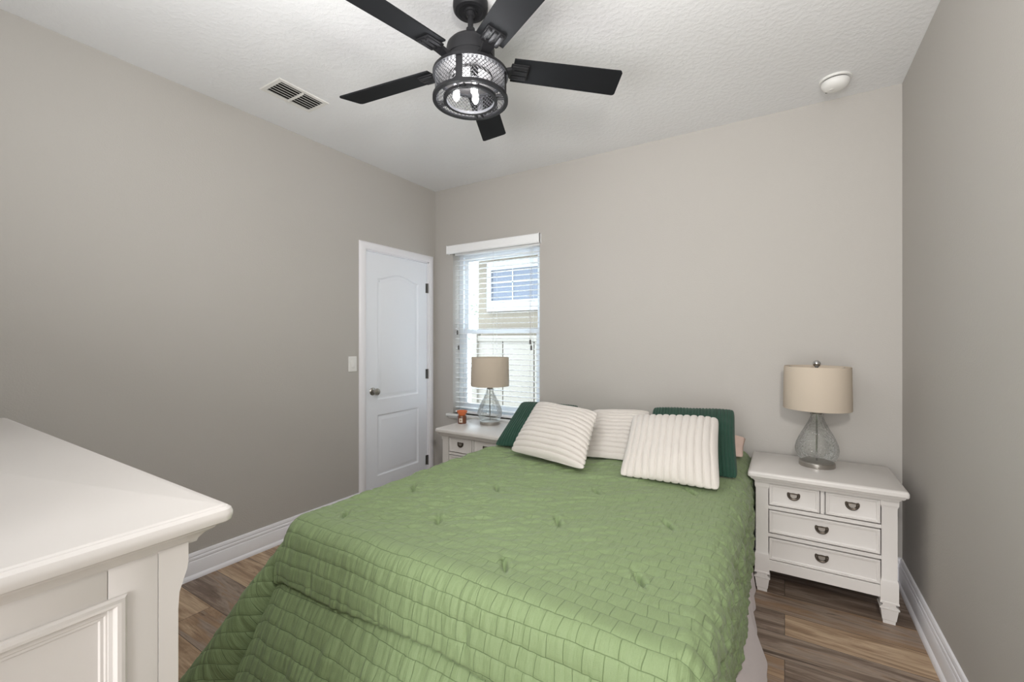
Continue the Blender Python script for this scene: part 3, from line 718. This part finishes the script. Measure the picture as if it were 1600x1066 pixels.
# bed skirt: three sided curtain from the box spring to the floor
path = [(BX1-.035, BY1-.03+.0*k) for k in range(1)]
pts = []
n1, n2 = 150, 110
for k in range(n1+1): pts.append((BX1-.035, BY1-.03+(BY0+.05-(BY1-.03))*k/n1, 1, 0))
for k in range(1, n2+1): pts.append((BX1-.035+(BX0+.03-BX1+.035)*k/n2, BY0+.05, 0, -1))
for k in range(1, n1+1): pts.append((BX0+.03, BY0+.05+(BY1-.03-BY0-.05)*k/n1, -1, 0))
A = np.array(pts); rows = 14
fl_y = np.array([.9, 1.2, 1.6, 1.99, 2.2, 2.38, 2.435, 2.48, 2.54, 2.66, 2.82, 3.1]); fl_o = np.array([.10, .12, .115, .125, .085, .055, .035, .05, .055, .04, .01, 0.])
SK = np.zeros((rows+1, len(A), 3))
for j in range(rows+1):
    t = j/rows; z = .325*(1-t)+.004*t
    s = np.arange(len(A))*.0135
    wv = (np.sin(s*21)+.6*np.sin(s*33+1))*.006*t
    out = np.where(A[:, 2] == 1, np.interp(A[:, 1], fl_y, fl_o)*t**1.1, .02*t)+wv
    SK[j, :, 0] = A[:, 0]+A[:, 2]*out-ox; SK[j, :, 1] = A[:, 1]+A[:, 3]*out-oy; SK[j, :, 2] = z
grid_mesh('bed_skirt', SK, M['skirt'], bed)

def comforter():
    W, L = BX1-BX0, BY1-BY0
    dl, dr, df = .50, .375, .505
    st = .0048
    a = np.arange(-dl, W+dr+st/2, st); bb = np.arange(-df, L+st/2, st)
    Ag, Bg = np.meshgrid(a, bb)
    r = .085
    def base(Ag, Bg):
        head = np.clip((Bg-1.2)/.9, 0, 1); head = head*head*(3-2*head)
        wR = W-.03*head                              # slightly narrower towards the head
        wL = .08*head
        exr = np.maximum(Ag-(wR-r), 0); exl = np.maximum(r+wL-Ag, 0); ey = np.maximum(r-Bg, 0)
        ex = exr+exl; sgn = np.where(Ag > W/2, 1., -1.)
        rho = np.hypot(ex, ey); th = np.arctan2(ey, ex+1e-9); deg = np.degrees(th)
        sm = lambda x: np.clip(x, 0, 1)**2*(3-2*np.clip(x, 0, 1))
        corner = np.exp(-((deg-40)/24)**2)
        valley = np.exp(-((deg-60)/6.5)**2)*sm((rho-.10)/.2)
        flare = np.where(sgn < 0, .02+.72*corner-.42*valley, .015+.30*corner)
        foot = sm((deg-60)/30); 
        flare = flare+.10*foot
        q = PI/2*r
        m = np.maximum(rho-q, 0)
        cs = 1/np.sqrt(1+flare**2)
        out = np.where(rho < q, r*np.sin(np.minimum(rho, q)/r), r+m*flare*cs)
        drop = np.where(rho < q, r*(1-np.cos(np.minimum(rho, q)/r)), r+m*cs)
        # folded tier across the foot
        lineb = .255+.075*np.clip((0.10-Ag)/.30, 0, 1)+.010*np.sin(Ag*6)-.01*np.clip(Ag/1.5, 0, 1)
        d2 = rho-lineb
        tier = .020*sm((rho-.10)/.14)*sm(-d2/.018+.5)+.006*sm(-d2/.10)-.0
        low = .105*np.clip((d2-.008)/.30, 0, 1)**.8
        fw = sm((deg-60)/9)
        out = out+fw*(tier+low)
        # floor contact
        zf = BZ+.045-drop
        over = np.maximum(.022-zf, 0); zf = np.maximum(zf, .022); out = out+over*.8
        X = np.where(Ag > W/2, np.minimum(Ag, wR-r), np.maximum(Ag, r+wL))+sgn*out*np.cos(th)*(ex > 0)
        Y = np.maximum(Bg, r)-out*np.sin(th)*(ey > 0)
        return X, Y, zf, rho, deg
    X, Y, Z, rho, deg = base(Ag, Bg)
    P0 = np.stack([X, Y, Z], -1)
    # normals of the smooth surface
    du = np.gradient(P0, axis=1); dv = np.gradient(P0, axis=0); N = np.cross(du, dv); N /= np.linalg.norm(N, axis=-1, keepdims=True)+1e-9
    for ax in (0, 1):
        for _ in range(3): N = (np.roll(N, 1, ax)+N+np.roll(N, -1, ax))/3
    N /= np.linalg.norm(N, axis=-1, keepdims=True)+1e-9
    onTop = np.clip(1-rho/.10, 0, 1)
    right = np.clip((Ag-(W-.12))/.2, 0, 1)
    # quilting: rows along a every 5 cm, short uprights every 6 cm, staggered; lines wander where the cloth is rumpled
    rum = onTop*np.clip(1.15-Ag/1.35, 0.15, 1)*np.clip((Bg-.05)/.3, 0, 1)
    wa = vnoise(Ag*26, Bg*26, 21)*.012+vnoise(Ag*9, Bg*9, 1)*.03+vnoise(Ag*3, Bg*3, 2)*.04; wb = vnoise(Ag*24, Bg*28, 22)*.007+vnoise(Ag*7, Bg*11, 3)*.03+vnoise(Ag*2.5, Bg*2.5, 4)*.05
    qa = Ag+wa*(.55+.6*rum); qb = Bg+wb*(.35+.6*rum)
    row = qb/.05; ri = np.floor(row); fr = row-ri
    seg = .052
    col = qa/seg+.5*(ri % 2); fc = col-np.floor(col)
    lr = np.exp(-(np.minimum(fr, 1-fr)*.05/.0036)**2); lc = np.exp(-(np.minimum(fc, 1-fc)*seg/.0034)**2)
    lcs = .75-.45*onTop
    h = -(.0022-.0014*onTop)*(1-.6*rum)*np.maximum(lr, lcs*lc)+.0006*(1-(2*fr-1)**4)*(1-(2*fc-1)**4)
    # puckers running down the cloth between the rows
    pk = vnoise(Ag*75, Bg*14, 5)
    h += pk*.0062*(1-.7*onTop)
    # rumples on top: crossing ripples, mostly along the rows
    rs, rt = .82*Ag+.57*Bg, -.57*Ag+.82*Bg
    rip = vnoise(rs*11, rt*50+vnoise(Ag*4, Bg*4, 6)*4, 7)+.6*vnoise(rs*20, rt*85, 17)
    h += rip*.0190*rum
    rip2 = vnoise(Ag*7+Bg*9, Bg*16-Ag*5, 8); h += rip2*.008*rum
    h += vnoise(Ag*2.2, Bg*2.6, 9)*.016*onTop
    # right drape: dense small diagonal wrinkles
    dg = vnoise((Ag+Bg)*34, (Ag-Bg)*22, 10)+.8*vnoise((Ag-Bg)*30, (Ag+Bg)*14, 11); h += dg*.014*right+vnoise((Ag+.6*Bg)*70, (Ag-.8*Bg)*36, 31)*.006*right+vnoise(Ag*9, Bg*9, 15)*.02*right
    # lower foot tier rumpled
    lowt = np.clip((rho-.33)/.06, 0, 1)*np.clip((deg-70)/15, 0, 1)*np.clip((Ag-.15)/.25, 0, 1)
    h += vnoise(Ag*16, Bg*18, 12)*.018*lowt
    h += np.clip((rho-.1)/.3, 0, 1)*vnoise(Ag*5, Bg*3, 13)*.02
    # long soft folds crossing the middle
    for (x0, y0, x1, y1, wd, am) in ((.55, .55, 1.35, 1.15, .05, .010), (.45, .95, 1.30, 1.30, .04, .009), (.75, 1.2, 1.45, 1.35, .035, .008), (.2, .6, .9, .62, .04, .007)):
        dx, dy = x1-x0, y1-y0; LL = math.hypot(dx, dy); t = ((Ag-x0)*dx+(Bg-y0)*dy)/LL**2; dist = ((Ag-x0)*dy-(Bg-y0)*dx)/LL
        h += am*np.exp(-(dist/wd)**2)*np.clip(1-(2*t-1)**2, 0, 1)
    # tufts where the layers are tacked
    for (tx, ty) in ((-.74, 1.15), (-.745, 1.535), (-.735, 1.925), (-.365, 1.30), (-.375, 1.726), (-.365, 2.15), (-1.15, 1.307), (-1.15, 1.72), (-1.5, 1.15), (-1.5, 1.53)):
        u, v = tx-BX0, ty-BY0
        da, db = Ag-u, Bg-v; s = .8*da+.6*db; tt = -.6*da+.8*db
        h -= .018*1.6*np.exp(-(s/.0065)**2-(tt/.036)**2); h -= .007*np.exp(-(da/.05)**2-(db/.05)**2)
        h += .006*np.exp(-((s-.020)/.011)**2-(tt/.05)**2)+.004*np.exp(-((s+.020)/.011)**2-(tt/.05)**2)
    for (u, v) in ((.26, -.13), (.95, -.09)):
        h -= .010*np.exp(-((Ag-u)/.008)**2-((Bg-v)/.03)**2)
    h += .004
    Pm = P0+N*h[..., None]
    Pm[..., 2] = np.maximum(Pm[..., 2], .008)
    # hem ripples
    Pm += np.array([BX0, BY0, 0.])
    uv = np.stack([Ag, Bg], -1)
    o = grid_mesh('comforter', Pm, M['quilt'], None, uv)
    q2 = np.stack([qa, qb], -1).reshape(-1, 2)
    l2 = o.data.uv_layers.new(name='stitch'); vi = np.empty(len(o.data.loops), np.int32); o.data.loops.foreach_get('vertex_index', vi)
    l2.data.foreach_set('uv', q2[vi].reshape(-1).astype(np.float32))
    so = o.modifiers.new('thickness', 'SOLIDIFY'); so.thickness = .012; so.offset = -1
    at = o.data.attributes.new('rumple', 'FLOAT', 'POINT'); at.data.foreach_set('value', np.clip(rum+.6*right, 0, 1).reshape(-1).astype(np.float32))
    return tag(o, 'green quilted seersucker comforter spread over the bed', 'comforter')
comforter()

# ------------------------------------------------------------------ pillows
def pillow(name, label, cat, BL, BR, TR, TL, thick, m, nrib, along, ribh, group=None, n=230, back=.45, seed=0, pinch=.035, power=.55):
    BL, BR, TR, TL = (np.array(p, float) for p in (BL, BR, TR, TL))
    nr = np.cross(BR-BL, TL-BL); nr /= np.linalg.norm(nr)
    if nr[1] > 0: nr = -nr                      # front faces the camera side
    g = np.linspace(-1, 1, n); U, V = np.meshgrid(g, g)
    def surf(sgn):
        # edges pull in between the corners
        u = U*(1-pinch*(1-V**2)*0-pinch*(1-V*V)*np.abs(U)); v = V*(1-pinch*(1-U*U)*np.abs(V))
        c0 = (V if along == 'h' else U); w0 = c0+vnoise(U*2, V*2, seed+9)*.03; f0 = (w0+1)/2*nrib
        r0 = np.sqrt(np.clip(1-np.abs(2*(f0-np.floor(f0))-1)**3, 0, 1))-.6; sc = ribh*1.6
        if along == 'h': u = u+np.sign(u)*np.abs(u)**9*r0*sc*1.2
        else: v = v+np.sign(v)*np.abs(v)**9*r0*sc*1.2
        rd = .045*(np.abs(U)*np.abs(V))**9; u = u*(1-rd); v = v*(1-rd)
        s, t = (u+1)/2, (v+1)/2
        P = BL*((1-s)*(1-t))[..., None]+BR*(s*(1-t))[..., None]+TR*(s*t)[..., None]+TL*((1-s)*t)[..., None]
        puff = ((1-np.abs(U)**2.4)*(1-np.abs(V)**2.4)).clip(0)**power
        soft = vnoise(U*1.7+seed, V*1.7, seed)*.022*puff+vnoise(U*5+seed, V*5, seed+3)*.006*puff
        cc = (V if along == 'h' else U)
        ww = cc+vnoise(U*2, V*2, seed+9)*.03
        ph = (ww+1)/2*nrib
        rib = np.sqrt(np.clip(1-np.abs(2*(ph-np.floor(ph))-1)**3, 0, 1))-.8
        edge = np.clip(puff*4, .0, 1)
        k = thick*puff*(1 if sgn > 0 else back)+soft+rib*ribh*edge
        k = np.where(puff <= 1e-4, 0, k)
        return P+nr*(sgn*k)[..., None]
    F, B = surf(1), surf(-1)
    # scalloped outline where ribs meet the edge
    rows = np.concatenate([F, B[::-1]], 0)      # wrap over the top edge
    o = grid_mesh(name, rows, m)
    # close the remaining edges by welding
    bm = bmesh.new(); bm.from_mesh(o.data); bmesh.ops.remove_doubles(bm, verts=bm.verts, dist=.0004)
    be = [e for e in bm.edges if e.is_boundary]
    if be:
        try: bmesh.ops.holes_fill(bm, edges=be, sides=0)
        except Exception: pass
    def sew(i0, i1): pass
    bmesh.ops.recalc_face_normals(bm, faces=bm.faces)
    for f in bm.faces: f.smooth = True
    bm.to_mesh(o.data); bm.free()
    return tag(o, label, cat, group)
pillow('green_pillow', 'dark green corduroy pillow at left, beside the lamp by the window', 'pillow', (-1.60, 2.355, .652), (-1.13, 2.47, .652), (-1.245, 2.92, .865), (-1.645, 2.79, .880), .055, M['corduroy'], 26, 'v', .010, 'green corduroy pillows', seed=1, pinch=.03)
pillow('green_pillow', 'dark green corduroy pillow at right, beside the right nightstand', 'pillow', (-.66, 2.42, .652), (-.192, 2.415, .652), (-.243, 2.825, .935), (-.70, 2.80, .915), .055, M['corduroy'], 26, 'v', .010, 'green corduroy pillows', seed=2, pinch=.03)
pillow('white_pillow', 'cream ribbed pillow in the middle, behind the two front pillows', 'pillow', (-1.03, 2.40, .652), (-.70, 2.45, .652), (-.735, 2.87, .878), (-1.10, 2.81, .862), .055, M['plush'], 13, 'h', .023, 'cream ribbed pillows', seed=3)
pillow('white_pillow', 'cream ribbed pillow at front left with slanting horizontal ribs', 'pillow', (-1.40, 2.235, .668), (-.872, 2.10, .668), (-.945, 2.50, .905), (-1.425, 2.64, .915), .075, M['plush'], 13, 'h', .025, 'cream ribbed pillows', seed=4)
pillow('white_pillow', 'cream ribbed pillow at front right with upright ribs', 'pillow', (-.71, 2.16, .655), (-.245, 2.18, .655), (-.295, 2.57, .922), (-.755, 2.555, .897), .075, M['plush'], 13, 'v', .015, 'cream ribbed pillows', seed=5)
pillow('blush_pillow', 'blush pink pillow corner peeking out behind the right green pillow', 'pillow', (-.66, 2.86, .66), (-.20, 2.84, .66), (-.20, 3.05, .735), (-.66, 3.08, .75), .05, M['blush'], 1, 'h', 0, seed=6, n=60)
